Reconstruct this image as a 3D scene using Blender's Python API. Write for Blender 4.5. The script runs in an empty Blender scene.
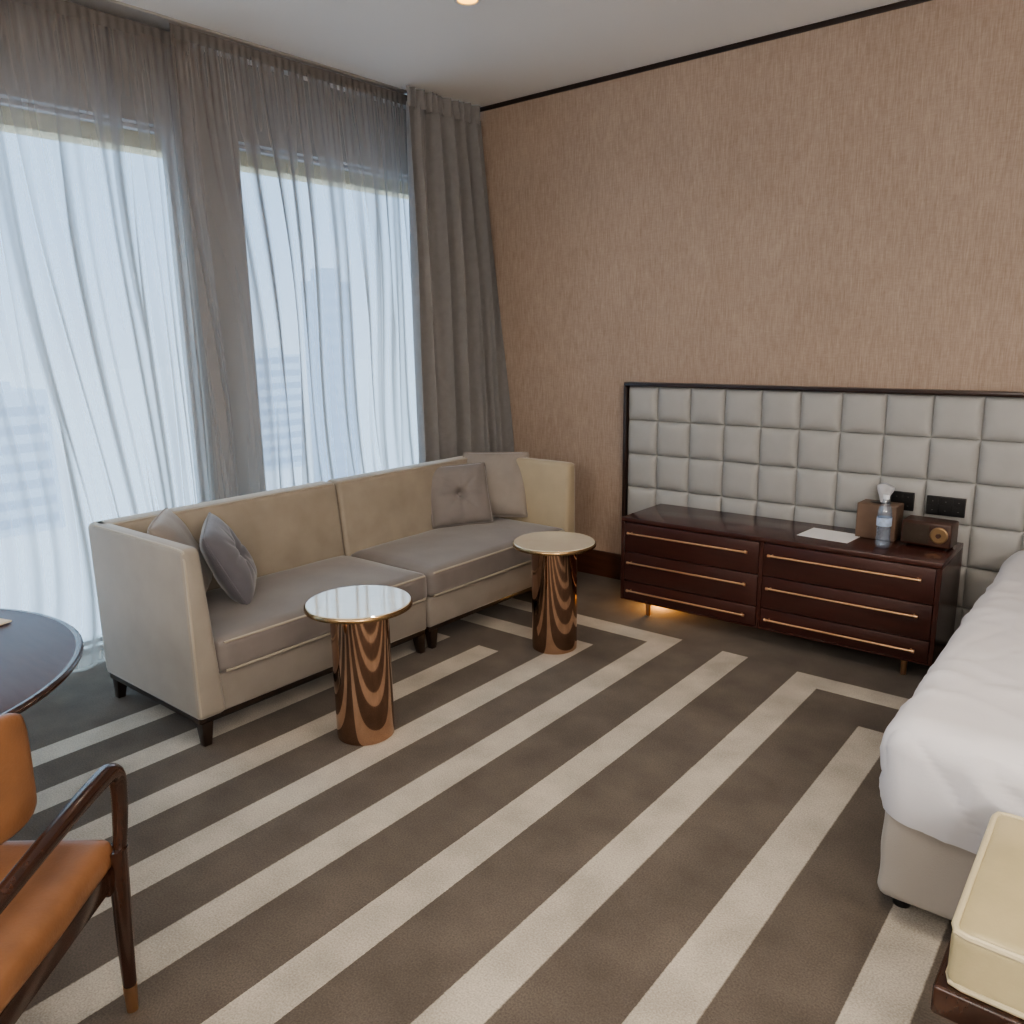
import bpy, bmesh, math, random
from mathutils import Vector, Matrix, noise
random.seed(4)
PI=math.pi
SC=bpy.context.scene
COL=SC.collection
try:
    SC.view_settings.view_transform='AgX'; SC.view_settings.look='AgX - Medium High Contrast'
except Exception: pass

# ------------------------------------------------------------------ materials
def newmat(n):
    m=bpy.data.materials.new(n); m.use_nodes=True
    nt=m.node_tree
    return m,nt,nt.nodes['Principled BSDF']
def simple(n,c,rough=.5,metal=0,sheen=0,coat=0,spec=.5,bump=0,bscale=200,var=0,vscale=3):
    m,nt,b=newmat(n)
    b.inputs['Base Color'].default_value=(*c,1); b.inputs['Roughness'].default_value=rough
    b.inputs['Metallic'].default_value=metal; b.inputs['Specular IOR Level'].default_value=spec
    if sheen:
        b.inputs['Sheen Weight'].default_value=sheen; b.inputs['Sheen Roughness'].default_value=.4
    if coat:
        b.inputs['Coat Weight'].default_value=coat; b.inputs['Coat Roughness'].default_value=.08
    tc=nt.nodes.new('ShaderNodeTexCoord')
    if bump:
        t=nt.nodes.new('ShaderNodeTexNoise'); t.inputs['Scale'].default_value=bscale; t.inputs['Detail'].default_value=3
        nt.links.new(tc.outputs['Object'],t.inputs['Vector'])
        bp=nt.nodes.new('ShaderNodeBump'); bp.inputs['Strength'].default_value=bump; bp.inputs['Distance'].default_value=.01
        nt.links.new(t.outputs['Fac'],bp.inputs['Height']); nt.links.new(bp.outputs['Normal'],b.inputs['Normal'])
    if var:
        t=nt.nodes.new('ShaderNodeTexNoise'); t.inputs['Scale'].default_value=vscale; t.inputs['Detail'].default_value=5
        nt.links.new(tc.outputs['Object'],t.inputs['Vector'])
        r=nt.nodes.new('ShaderNodeValToRGB')
        r.color_ramp.elements[0].position=.3; r.color_ramp.elements[1].position=.7
        r.color_ramp.elements[0].color=(*[x*(1-var) for x in c],1); r.color_ramp.elements[1].color=(*[min(1,x*(1+var)) for x in c],1)
        nt.links.new(t.outputs['Fac'],r.inputs['Fac']); nt.links.new(r.outputs['Color'],b.inputs['Base Color'])
    return m
def wood(n,c0,c1,rough=.3,scale=(1,14,14),coat=.3,spec=.5):
    m,nt,b=newmat(n); b.inputs['Roughness'].default_value=rough; b.inputs['Specular IOR Level'].default_value=spec
    b.inputs['Coat Weight'].default_value=coat; b.inputs['Coat Roughness'].default_value=.14
    tc=nt.nodes.new('ShaderNodeTexCoord'); mp=nt.nodes.new('ShaderNodeMapping'); mp.inputs['Scale'].default_value=scale
    t=nt.nodes.new('ShaderNodeTexNoise'); t.inputs['Scale'].default_value=3; t.inputs['Detail'].default_value=8; t.inputs['Roughness'].default_value=.65
    r=nt.nodes.new('ShaderNodeValToRGB'); r.color_ramp.elements[0].position=.3; r.color_ramp.elements[1].position=.72
    r.color_ramp.elements[0].color=(*c0,1); r.color_ramp.elements[1].color=(*c1,1)
    nt.links.new(tc.outputs['Object'],mp.inputs['Vector']); nt.links.new(mp.outputs['Vector'],t.inputs['Vector'])
    nt.links.new(t.outputs['Fac'],r.inputs['Fac']); nt.links.new(r.outputs['Color'],b.inputs['Base Color'])
    return m
def emis(n,c,s,base=None,spec=0.0):
    m,nt,b=newmat(n); b.inputs['Base Color'].default_value=(*(base or c),1)
    b.inputs['Specular IOR Level'].default_value=spec; b.inputs['Roughness'].default_value=.9
    b.inputs['Emission Color'].default_value=(*c,1); b.inputs['Emission Strength'].default_value=s
    return m

def carpet_mat():
    m,nt,b=newmat('carpet'); N=nt.nodes; L=nt.links
    b.inputs['Roughness'].default_value=.95; b.inputs['Specular IOR Level'].default_value=.1
    b.inputs['Sheen Weight'].default_value=.12
    tc=N.new('ShaderNodeTexCoord')
    nz=N.new('ShaderNodeTexNoise'); nz.inputs['Scale'].default_value=90; nz.inputs['Detail'].default_value=2
    L.new(tc.outputs['Object'],nz.inputs['Vector'])
    sub=N.new('ShaderNodeVectorMath'); sub.operation='SUBTRACT'; sub.inputs[1].default_value=(.5,.5,.5); L.new(nz.outputs['Color'],sub.inputs[0])
    scl=N.new('ShaderNodeVectorMath'); scl.operation='SCALE'; scl.inputs['Scale'].default_value=.004; L.new(sub.outputs[0],scl.inputs[0])
    add=N.new('ShaderNodeVectorMath'); add.operation='ADD'; L.new(tc.outputs['Object'],add.inputs[0]); L.new(scl.outputs[0],add.inputs[1])
    sep=N.new('ShaderNodeSeparateXYZ'); L.new(add.outputs[0],sep.inputs[0])
    def math_(op,a,bb=None,c=None):
        n=N.new('ShaderNodeMath'); n.operation=op
        for i,v in enumerate((a,bb,c)):
            if v is None: continue
            if isinstance(v,(int,float)): n.inputs[i].default_value=v
            else: L.new(v,n.inputs[i])
        return n.outputs[0]
    X,Y=sep.outputs['X'],sep.outputs['Y']
    W=.139
    def stripe(u,P):
        f=math_('FRACT',math_('DIVIDE',math_('ADD',u,P*40),P))
        a=math_('MULTIPLY',math_('ABSOLUTE',math_('SUBTRACT',f,1-W/P/2)),P)   # distance to band centre
        n=N.new('ShaderNodeMapRange'); n.inputs['From Min'].default_value=W/2-.003; n.inputs['From Max'].default_value=W/2+.002; n.inputs['To Min'].default_value=1; n.inputs['To Max'].default_value=0
        L.new(a,n.inputs['Value']); return n.outputs[0]
    uL=math_('MAXIMUM',math_('ADD',X,1.850),math_('ADD',Y,-3.71))
    sL=stripe(uL,.345)
    # the short bands close to the sofa end bluntly instead of turning
    sX=math_('MULTIPLY',stripe(math_('ADD',X,1.850),.345),math_('LESS_THAN',Y,2.99))
    zone=math_('MULTIPLY',math_('LESS_THAN',X,-2.42),math_('LESS_THAN',Y,3.10))
    mz=N.new('ShaderNodeMix'); L.new(zone,mz.inputs['Factor']); L.new(sL,mz.inputs['A']); L.new(sX,mz.inputs['B'])
    sL=mz.outputs['Result']
    inL=math_('MULTIPLY',math_('LESS_THAN',uL,0.0),math_('GREATER_THAN',X,-3.38))   # plain border along the window
    mid=math_('MULTIPLY',math_('MULTIPLY',math_('GREATER_THAN',X,-1.614),math_('LESS_THAN',X,-1.475)),math_('LESS_THAN',Y,3.69))
    uR=math_('MAXIMUM',math_('SUBTRACT',-1.217,X),math_('ADD',Y,-3.665))
    sR=math_('MULTIPLY',stripe(uR,.397),math_('LESS_THAN',uR,0.0))
    tot=math_('MAXIMUM',math_('MAXIMUM',math_('MULTIPLY',sL,inL),mid),sR)
    pile=N.new('ShaderNodeTexNoise'); pile.inputs['Scale'].default_value=190; pile.inputs['Detail'].default_value=4; L.new(tc.outputs['Object'],pile.inputs['Vector'])
    big=N.new('ShaderNodeTexNoise'); big.inputs['Scale'].default_value=5; big.inputs['Detail'].default_value=7; L.new(tc.outputs['Object'],big.inputs['Vector'])
    mix=N.new('ShaderNodeMix'); mix.data_type='RGBA'; L.new(tot,mix.inputs['Factor'])
    mix.inputs['A'].default_value=(.128,.108,.091,1); mix.inputs['B'].default_value=(.46,.42,.36,1)
    v1=N.new('ShaderNodeMapRange'); v1.inputs['From Min'].default_value=.3; v1.inputs['From Max'].default_value=.7; v1.inputs['To Min'].default_value=.78; v1.inputs['To Max'].default_value=1.22; L.new(pile.outputs['Fac'],v1.inputs['Value'])
    v2=N.new('ShaderNodeMapRange'); v2.inputs['From Min'].default_value=.3; v2.inputs['From Max'].default_value=.7; v2.inputs['To Min'].default_value=.82; v2.inputs['To Max'].default_value=1.18; L.new(big.outputs['Fac'],v2.inputs['Value'])
    vv=math_('MULTIPLY',v1.outputs[0],v2.outputs[0])
    mul=N.new('ShaderNodeVectorMath'); mul.operation='SCALE'; L.new(mix.outputs['Result'],mul.inputs[0]); L.new(vv,mul.inputs['Scale'])
    L.new(mul.outputs[0],b.inputs['Base Color'])
    bp=N.new('ShaderNodeBump'); bp.inputs['Strength'].default_value=.4; bp.inputs['Distance'].default_value=.005; L.new(pile.outputs['Fac'],bp.inputs['Height']); L.new(bp.outputs['Normal'],b.inputs['Normal'])
    return m
def wallpaper_mat():
    m,nt,b=newmat('wallpaper'); N=nt.nodes; L=nt.links
    b.inputs['Roughness'].default_value=.6; b.inputs['Specular IOR Level'].default_value=.3
    tc=N.new('ShaderNodeTexCoord')
    def ns(scale,d,rough=.6):
        mp=N.new('ShaderNodeMapping'); mp.inputs['Scale'].default_value=scale; L.new(tc.outputs['Object'],mp.inputs['Vector'])
        t=N.new('ShaderNodeTexNoise'); t.inputs['Scale'].default_value=1; t.inputs['Detail'].default_value=d; t.inputs['Roughness'].default_value=rough; L.new(mp.outputs['Vector'],t.inputs['Vector']); return t.outputs['Fac']
    a=ns((190,190,12),4,.62); c=ns((30,30,190),4,.62); d=ns((3,3,2),4,.5)
    def mth(op,p,q):
        n=N.new('ShaderNodeMath'); n.operation=op
        for i,v in enumerate((p,q)):
            if isinstance(v,(int,float)): n.inputs[i].default_value=v
            else: L.new(v,n.inputs[i])
        return n.outputs[0]
    f=mth('ADD',mth('ADD',mth('MULTIPLY',a,.62),mth('MULTIPLY',c,.25)),mth('MULTIPLY',d,.13))
    r=N.new('ShaderNodeValToRGB'); r.color_ramp.elements[0].position=.33; r.color_ramp.elements[1].position=.67
    r.color_ramp.elements[0].color=(.315,.234,.184,1); r.color_ramp.elements[1].color=(.490,.394,.326,1)
    L.new(f,r.inputs['Fac']); L.new(r.outputs['Color'],b.inputs['Base Color'])
    bp=N.new('ShaderNodeBump'); bp.inputs['Strength'].default_value=.15; bp.inputs['Distance'].default_value=.004; L.new(f,bp.inputs['Height']); L.new(bp.outputs['Normal'],b.inputs['Normal'])
    return m
def sheer_mat():
    m=bpy.data.materials.new('sheer_voile'); m.use_nodes=True; nt=m.node_tree; N=nt.nodes; L=nt.links
    N.remove(N['Principled BSDF']); out=N['Material Output']
    lw=N.new('ShaderNodeLayerWeight'); lw.inputs['Blend'].default_value=.5
    mr=N.new('ShaderNodeMapRange'); mr.inputs['From Min'].default_value=.04; mr.inputs['From Max'].default_value=.66; mr.inputs['To Min'].default_value=.50; mr.inputs['To Max'].default_value=.97; L.new(lw.outputs['Facing'],mr.inputs['Value'])
    d=N.new('ShaderNodeBsdfDiffuse'); d.inputs['Color'].default_value=(.41,.362,.328,1)
    t=N.new('ShaderNodeBsdfTranslucent'); t.inputs['Color'].default_value=(.31,.275,.25,1)
    ad=N.new('ShaderNodeMixShader'); ad.inputs['Fac'].default_value=.46; L.new(d.outputs[0],ad.inputs[1]); L.new(t.outputs[0],ad.inputs[2])
    tr=N.new('ShaderNodeBsdfTransparent')
    mx=N.new('ShaderNodeMixShader'); L.new(mr.outputs[0],mx.inputs['Fac']); L.new(tr.outputs[0],mx.inputs[1]); L.new(ad.outputs[0],mx.inputs[2])
    L.new(mx.outputs[0],out.inputs['Surface']); return m
def pane_mat():
    m=bpy.data.materials.new('window_glass'); m.use_nodes=True; nt=m.node_tree; N=nt.nodes; L=nt.links
    N.remove(N['Principled BSDF']); out=N['Material Output']
    tr=N.new('ShaderNodeBsdfTransparent'); tr.inputs['Color'].default_value=(.92,.97,1,1)
    g=N.new('ShaderNodeBsdfGlossy'); g.inputs['Roughness'].default_value=.02
    mx=N.new('ShaderNodeMixShader'); mx.inputs['Fac'].default_value=.04; L.new(tr.outputs[0],mx.inputs[1]); L.new(g.outputs[0],mx.inputs[2]); L.new(mx.outputs[0],out.inputs['Surface']); return m
def clear_mat(n,c,fac=.12,dif=(.8,.9,1),df=0.0):
    m=bpy.data.materials.new(n); m.use_nodes=True; nt=m.node_tree; N=nt.nodes; L=nt.links
    N.remove(N['Principled BSDF']); out=N['Material Output']
    tr=N.new('ShaderNodeBsdfTransparent'); tr.inputs['Color'].default_value=(*c,1)
    g=N.new('ShaderNodeBsdfGlossy'); g.inputs['Roughness'].default_value=.06
    mx=N.new('ShaderNodeMixShader'); mx.inputs['Fac'].default_value=fac; L.new(tr.outputs[0],mx.inputs[1]); L.new(g.outputs[0],mx.inputs[2])
    d=N.new('ShaderNodeBsdfDiffuse'); d.inputs['Color'].default_value=(*dif,1)
    m2=N.new('ShaderNodeMixShader'); m2.inputs['Fac'].default_value=df; L.new(mx.outputs[0],m2.inputs[1]); L.new(d.outputs[0],m2.inputs[2])
    L.new(m2.outputs[0],out.inputs['Surface']); return m
def marble_mat(n):
    m,nt,b=newmat(n); N=nt.nodes; L=nt.links
    b.inputs['Roughness'].default_value=.08; b.inputs['Coat Weight'].default_value=1; b.inputs['Coat Roughness'].default_value=.04; b.inputs['Coat IOR'].default_value=2.1
    tc=N.new('ShaderNodeTexCoord'); t=N.new('ShaderNodeTexNoise'); t.inputs['Scale'].default_value=18; t.inputs['Detail'].default_value=9; t.inputs['Distortion'].default_value=.3
    L.new(tc.outputs['Object'],t.inputs['Vector'])
    r=N.new('ShaderNodeValToRGB'); r.color_ramp.elements[0].position=.25; r.color_ramp.elements[1].position=.65
    r.color_ramp.elements[0].color=(.66,.59,.47,1); r.color_ramp.elements[1].color=(.69,.62,.50,1)
    L.new(t.outputs['Fac'],r.inputs['Fac']); L.new(r.outputs['Color'],b.inputs['Base Color']); return m

M=dict(
 carpet=carpet_mat(), wallpaper=wallpaper_mat(), sheer=sheer_mat(), pane=pane_mat(),
 ceiling=simple('ceiling_paint',(.90,.89,.875),.9,bump=.03,bscale=60),
 wallpaint=simple('wall_paint',(.64,.60,.55),.9,bump=.05,bscale=90),
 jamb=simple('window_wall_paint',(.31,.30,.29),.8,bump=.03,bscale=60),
 frame=simple('window_frame_metal',(.45,.45,.46),.4,.1,bump=.01,bscale=40),
 lintel=simple('sunlit_lintel',(.90,.74,.44),.8,bump=.1,bscale=40),  # yellow tint puts sunlight into the beige lintel colour
 trim=wood('dark_trim_wood',(.012,.007,.006),(.03,.016,.012),.35),
 base=wood('skirting_wood',(.05,.02,.013),(.09,.038,.025),.3,(1,10,10)),
 rail=simple('rail_metal',(.5,.48,.46),.4,.4,bump=.01,bscale=40),
 tape=simple('gathered_heading',(.175,.16,.152),.9,bump=.1,bscale=300),
 drape=simple('drape_fabric',(.26,.25,.25),.85,sheen=.3,bump=.15,bscale=350,var=.06,vscale=20),
 sofa=simple('sofa_velvet_shaded',(.335,.292,.237),.75,sheen=.45,bump=.06,bscale=260,var=.09,vscale=7),  # sofa backs: their shade is mixed into this grey-beige
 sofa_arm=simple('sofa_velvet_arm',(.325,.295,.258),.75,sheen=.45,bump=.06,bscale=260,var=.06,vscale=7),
 sofa_lit=simple('sofa_velvet_lit',(.43,.36,.255),.75,sheen=.45,bump=.06,bscale=260,var=.05,vscale=7),  # same velvet, warm light on the far arm painted into the colour
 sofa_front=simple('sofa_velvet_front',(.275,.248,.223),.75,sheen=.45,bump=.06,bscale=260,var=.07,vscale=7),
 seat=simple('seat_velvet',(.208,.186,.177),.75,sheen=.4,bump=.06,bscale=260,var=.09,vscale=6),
 piping=simple('piping_cord',(.42,.375,.31),.7,sheen=.3,bump=.1,bscale=400),
 darkleg=wood('dark_leg_wood',(.014,.009,.007),(.035,.02,.014),.35,(12,12,1)),
 cush_b=simple('cushion_beige',(.30,.268,.243),.8,sheen=.4,bump=.1,bscale=300,var=.06,vscale=10),
 cush_m=simple('cushion_mauve',(.145,.142,.164),.75,sheen=.5,bump=.08,bscale=300,var=.08,vscale=10),
 cush_t=simple('cushion_taupe_grey',(.225,.202,.194),.75,sheen=.5,bump=.08,bscale=300,var=.08,vscale=10),
 copper=simple('polished_copper',(.52,.345,.255),.06,1.0,bump=.004,bscale=6),
 marble=marble_mat('cream_marble'),
 brassrim=simple('rim_brass',(.40,.28,.16),.25,1.0,bump=.01,bscale=30),
 dialm=simple('dial_bronze',(.34,.23,.13),.35,.8,bump=.01,bscale=30),
 brass=simple('warm_brass',(.82,.54,.33),.28,1.0,bump=.01,bscale=30),
 dresser=wood('mahogany',(.048,.015,.012),(.070,.023,.018),.27,(1.2,9,9),.32),
 drawer=wood('mahogany_front',(.047,.015,.012),(.066,.022,.018),.31,(1.2,9,12),.28),
 leatherw=simple('headboard_leather',(.385,.388,.382),.5,bump=.05,bscale=220,var=.04,vscale=9),
 hbframe=wood('headboard_frame_wood',(.018,.009,.007),(.042,.02,.015),.3),
 linen=simple('white_duvet',(.655,.655,.695),.85,sheen=.1,bump=.05,bscale=120),
 bedbase=simple('bed_base_fabric',(.42,.39,.355),.85,sheen=.2,bump=.2,bscale=300),
 mattress=simple('mattress_ticking',(.7,.7,.7),.85,bump=.1,bscale=100),
 black=simple('black_plastic',(.012,.012,.013),.35,bump=.02,bscale=80),
 marker=simple('switch_marker',(.16,.16,.15),.5,bump=.02,bscale=80),
 benchl=simple('bench_leather',(.47,.41,.255),.38,bump=.08,bscale=180,var=.10,vscale=8),
 benchp=simple('bench_piping',(.58,.52,.36),.4,bump=.05,bscale=180),
 tan=simple('tan_leather',(.27,.13,.064),.34,bump=.07,bscale=160,var=.24,vscale=7),
 chairwood=wood('walnut_dark',(.022,.009,.006),(.06,.024,.014),.22,(8,8,2),.5),
 tabletop=wood('table_top_wood',(.058,.028,.029),(.078,.042,.040),.30,(2,14,14),0,.25),
 paper=simple('paper_white',(.82,.83,.85),.8,bump=.02,bscale=100),
 tissue=simple('tissue_paper',(.85,.86,.9),.9,bump=.05,bscale=100),
 boxl=simple('brown_leather_box',(.16,.104,.072),.5,bump=.1,bscale=200,var=.1,vscale=20),
 pet=clear_mat('clear_bottle',(.90,.95,1),.14,(.75,.85,1),.05), water=clear_mat('bottle_water',(.90,.95,1),.08,(.7,.82,1),.06),
 cap=simple('bottle_cap',(.75,.80,.88),.4,bump=.02,bscale=100),
 lab=simple('bottle_label',(.45,.56,.75),.5,var=.25,vscale=40),
 radio=wood('radio_wood',(.035,.014,.009),(.075,.03,.018),.35,(3,14,14)),
 grille=simple('radio_grille',(.05,.035,.025),.8,bump=.5,bscale=300),
 card=simple('cream_card',(.75,.66,.52),.7,bump=.03,bscale=100),
 bulb=emis('lamp_glow',(1,.50,.07),4.5),
 whitemetal=simple('white_metal',(.8,.8,.78),.4,bump=.01,bscale=40),
 haze1=emis('haze_glow_tower',(.50,.69,.98),1.95,(.03,.04,.05)), haze2=emis('haze_glow_tower_pale',(.55,.73,.98),2.3,(.03,.04,.05)),  # emission stands in for distance haze; the towers are no lamps
 hazewin=emis('haze_glow_glazing',(.49,.68,.98),1.85,(.03,.04,.05)),  # glazing glows with the same painted haze
 sea=emis('haze_glow_ground',(.620,.775,.98),2.75,(.02,.02,.02)),  # ground glow imitates bright haze below the horizon
)
# ------------------------------------------------------------------ helpers
def finish(name,bm,mat,parent=None,angle=38,smooth=True,loc=None):
    bmesh.ops.recalc_face_normals(bm,faces=bm.faces[:])
    for f in bm.faces: f.smooth=smooth
    lim=math.radians(angle)
    for e in bm.edges:
        if len(e.link_faces)==2 and e.calc_face_angle(0)>lim: e.smooth=False
    me=bpy.data.meshes.new(name); bm.to_mesh(me); bm.free(); me.materials.append(mat)
    o=bpy.data.objects.new(name,me); COL.objects.link(o)
    if parent: o.parent=parent
    if loc: o.location=loc
    return o
def empty(name,loc,rz=0):
    o=bpy.data.objects.new(name,None); COL.objects.link(o); o.location=loc; o.rotation_euler=(0,0,rz); o.empty_display_size=.1
    return o
def tag(o,label,cat,group=None):
    o['label']=label; o['category']=cat
    if group: o['group']=group
    return o
def struct(o): o['kind']='structure'; return o
def rbox(bm,x0,x1,y0,y1,z0,z1,r=.005,seg=2,deform=None):
    res=bmesh.ops.create_cube(bm,size=1)
    vs=res['verts']
    for v in vs:
        v.co=Vector((x0 if v.co.x<0 else x1, y0 if v.co.y<0 else y1, z0 if v.co.z<0 else z1))
    if deform:
        for v in vs: v.co=deform(v.co.copy())
    if r>0:
        es=list({e for v in vs for e in v.link_edges})
        bmesh.ops.bevel(bm,geom=es,offset=r,segments=seg,affect='EDGES',profile=.5)
def lathe(bm,prof,cx=0,cy=0,seg=48):
    rings=[]
    for r,z in prof:
        if r<1e-6: rings.append([bm.verts.new((cx,cy,z))])
        else: rings.append([bm.verts.new((cx+r*math.cos(2*PI*i/seg),cy+r*math.sin(2*PI*i/seg),z)) for i in range(seg)])
    for a,b in zip(rings,rings[1:]):
        for i in range(seg):
            j=(i+1)%seg
            if len(a)==1 and len(b)==1: continue
            if len(a)==1: bm.faces.new((a[0],b[j],b[i]))
            elif len(b)==1: bm.faces.new((a[i],a[j],b[0]))
            else: bm.faces.new((a[i],a[j],b[j],b[i]))
def tube(bm,pts,rad,seg=12,closed=False,flat=1.0,upv=Vector((0,0,1))):
    pts=[Vector(p) for p in pts]; n=len(pts); rings=[]
    prev=None
    for i,p in enumerate(pts):
        if closed: t=(pts[(i+1)%n]-pts[i-1])
        else: t=pts[min(i+1,n-1)]-pts[max(i-1,0)]
        t.normalize()
        if prev is None:
            ref=upv if abs(t.dot(upv))<.95 else Vector((1,0,0))
            a=(ref-t*ref.dot(t)).normalized()
        else:
            a=(prev-t*prev.dot(t)).normalized()
        prev=a; b=t.cross(a)
        r=rad(i/(n-1)) if callable(rad) else rad
        rings.append([bm.verts.new(p+a*(r*math.cos(2*PI*k/seg))+b*(r*flat*math.sin(2*PI*k/seg))) for k in range(seg)])
    m=n if closed else n-1
    for i in range(m):
        A=rings[i]; B=rings[(i+1)%n]
        for k in range(seg):
            j=(k+1)%seg; bm.faces.new((A[k],A[j],B[j],B[k]))
    if not closed:
        bm.faces.new(rings[0][::-1]); bm.faces.new(rings[-1])
def smoothpath(pts,n=8):
    P=[Vector(p) for p in pts]; out=[]
    for i in range(len(P)-1):
        p0=P[max(i-1,0)];p1=P[i];p2=P[i+1];p3=P[min(i+2,len(P)-1)]
        for k in range(n):
            t=k/n
            out.append(.5*((2*p1)+(-p0+p2)*t+(2*p0-5*p1+4*p2-p3)*t*t+(-p0+3*p1-3*p2+p3)*t**3))
    out.append(P[-1]); return out
def grid(bm,nu,nv,fn):
    V=[[bm.verts.new(fn(i/nu,j/nv)) for j in range(nv+1)] for i in range(nu+1)]
    for i in range(nu):
        for j in range(nv): bm.faces.new((V[i][j],V[i+1][j],V[i+1][j+1],V[i][j+1]))
    return V
def BM(): return bmesh.new()

# ------------------------------------------------------------------ room shell
YW=4.454; ZC=3.130; XW=-4.25; XR=2.9; YF=-2.4; WT=.14
bm=BM(); rbox(bm,XW-WT,XR+.1,YF-.1,YW+.1,-.12,0,0); struct(finish('floor',bm,M['carpet']))
bm=BM(); rbox(bm,XW-WT,XR+.1,YF-.1,YW+.1,ZC,ZC+.12,0); struct(finish('ceiling',bm,M['ceiling']))
bm=BM(); rbox(bm,XW-WT,XR+.1,YW,YW+.1,0,ZC,0); struct(finish('wall_back',bm,M['wallpaper']))
bm=BM(); rbox(bm,XR,XR+.1,YF,YW,0,ZC,0); struct(finish('wall_right',bm,M['wallpaint']))
bm=BM(); rbox(bm,XW-WT,XR+.1,YF-.1,YF,0,ZC,0); struct(finish('wall_front',bm,M['wallpaint']))
WZ0,WZ1=.03,2.71
wins=[(2.81,4.36),(.92,2.43),(-.97,.54),(-2.3,-1.35)]
bm=BM()
rbox(bm,XW-WT,XW,YF,YW,WZ1,ZC,0); rbox(bm,XW-WT,XW,YF,YW,0,WZ0,0)
edges=[YF]+[v for w in reversed(wins) for v in w]+[YW]
for i in range(0,len(edges),2): rbox(bm,XW-WT,XW,edges[i],edges[i+1],WZ0,WZ1,0)
struct(finish('wall_left',bm,M['jamb']))
for n,(y0,y1) in enumerate(wins):
    bm=BM(); fx0,fx1=XW-.11,XW-.06; t=.022
    rbox(bm,fx0,fx1,y0,y0+t,WZ0,WZ1,.004);rbox(bm,fx0,fx1,y1-t,y1,WZ0,WZ1,.004)
    rbox(bm,fx0,fx1,y0+t,y1-t,WZ0,WZ0+t,.004);rbox(bm,fx0,fx1,y0+t,y1-t,WZ1-t,WZ1,.004)
    w=struct(finish(f'window_{n+1}',bm,M['frame']))
    bm=BM(); rbox(bm,fx0+.02,fx0+.028,y0+t,y1-t,WZ0+t,WZ1-t,0); finish('pane',bm,M['pane'],w)
bm=BM(); rbox(bm,XW-.30,XW-WT-.01,YF,YW,2.615,2.82,.005); struct(finish('trim_1',bm,M['lintel']))
bm=BM(); rbox(bm,XW,XR,YW-.012,YW,ZC-.027,ZC,.002); struct(finish('trim_2',bm,M['trim']))
bm=BM(); rbox(bm,XW,-2.645,YW-.018,YW,0,.175,.004); struct(finish('baseboard_back',bm,M['base']))
bm=BM(); rbox(bm,-4.13,-3.935,YF,3.86,ZC-.012,ZC,.003); struct(finish('trim_3',bm,M['rail']))

# ------------------------------------------------------------------ curtains
def nz(a,b,c): return noise.noise(Vector((a,b,c)))
def fold(y,seed,z):
    s=nz(y*2.6,z*.10,seed)*1.45+nz(y*6.0,z*.16,seed+11)*1.25
    r=nz(y*9,z*.18,seed+23)
    ridge=(1-abs(r))**3*.60              # soft pinched pleats
    return s+ridge+.18*math.sin(y*2*PI/.12+4*nz(y*1.6,0,seed+5))+.12*nz(y*26,z*.3,seed+31)
def sheer(y0,y1,xc,seed,label,nu,swing):
    yc=(y0+y1)/2; root=empty('sheer_curtain',(xc,yc,0))
    def fn(u,v):
        z=.012+(ZC-.07)*v
        d=1-v
        yb=y0+(y1-y0)*u
        edge=min(1,u*5,(1-u)*5)
        yy=yb+edge*(swing*d*math.sin(yb*1.45+seed)+.05*d*nz(yb*2.2,z*.6,seed))
        amp=.016+.046*min(1,d*2.2)
        ph=yb+.30*d*nz(yb*.9,z*.45,seed+9)+.05*math.sin(z*1.3+yb*2)*d
        g=.005*math.sin(yb*2*PI/.045+2*nz(yb*6,0,seed))*max(0,1-d*7)      # fine gathers at the top
        return Vector((amp*fold(ph,seed,z*2)+g+.012*nz(yb*1.1,z*.6,seed)*d,yy-yc,z))
    bm=BM(); grid(bm,nu,70,fn); finish('voile',bm,M['sheer'],root,angle=180)
    bm=BM()
    def fh(u,v):
        yb=y0+(y1-y0)*u
        g=math.sin(yb*2*PI/.045+2*nz(yb*6,0,seed))*.0022+.003*nz(yb*22,v*1.5,seed+2)+.010*nz(yb*5,0,seed+4)
        return Vector((g+.012,yb-yc,ZC-.075+.062*v))
    grid(bm,int((y1-y0)/.007),3,fh); finish('heading_tape',bm,M['tape'],root,angle=180)
    return tag(root,label,'curtain')
sheer(2.30,4.20,-3.985,3.2,'sheer grey voile curtain over the window beside the heavy drape',560,.15)
sheer(-2.3,2.46,-4.09,5.1,'long sheer grey voile curtain over the window behind the round table and sofa arm',1400,.11)
# heavy drape
root=empty('blackout_drape',(-3.85,4.1,0))
def fd(u,v):
    z=.012+(ZC-.10)*v; d=1-v
    w=min(u,.93)/.93
    yb=3.76+.67*w-.12*d*(1-w)
    ph=w*2*PI*5.8+1.6*math.sin(w*6+1)+1.0*d*nz(w*2.5,z*.55,2)+.8*math.sin(w*15)
    amp=.030+.036*min(1,d*3)*(.8+.6*nz(w*5,z*.4,8))
    flare=.10*min(1,d*1.4)+ (.12*min(1,d*1.35))*max(0,(w-.58)/.42)
    if w>.8: flare+=.03*min(1,(w-.8)*10)
    x=amp*math.sin(ph)+.024*nz(w*10,z*.6,5)+.010*nz(w*26,z*.5,6)+flare-.02
    yy=yb+.02*math.cos(ph)*(.4+d)
    yy=min(yy,4.437)
    if u>.93:
        t=(u-.93)/.07; x-=.30*t; yy=yy+(4.4505-yy)*min(1,t*4)   # the side hem returns along the wall
    return Vector((x,yy-4.1,z))
bm=BM(); grid(bm,320,50,fd); finish('drape_panel',bm,M['drape'],root,angle=180)
bm=BM()
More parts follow.
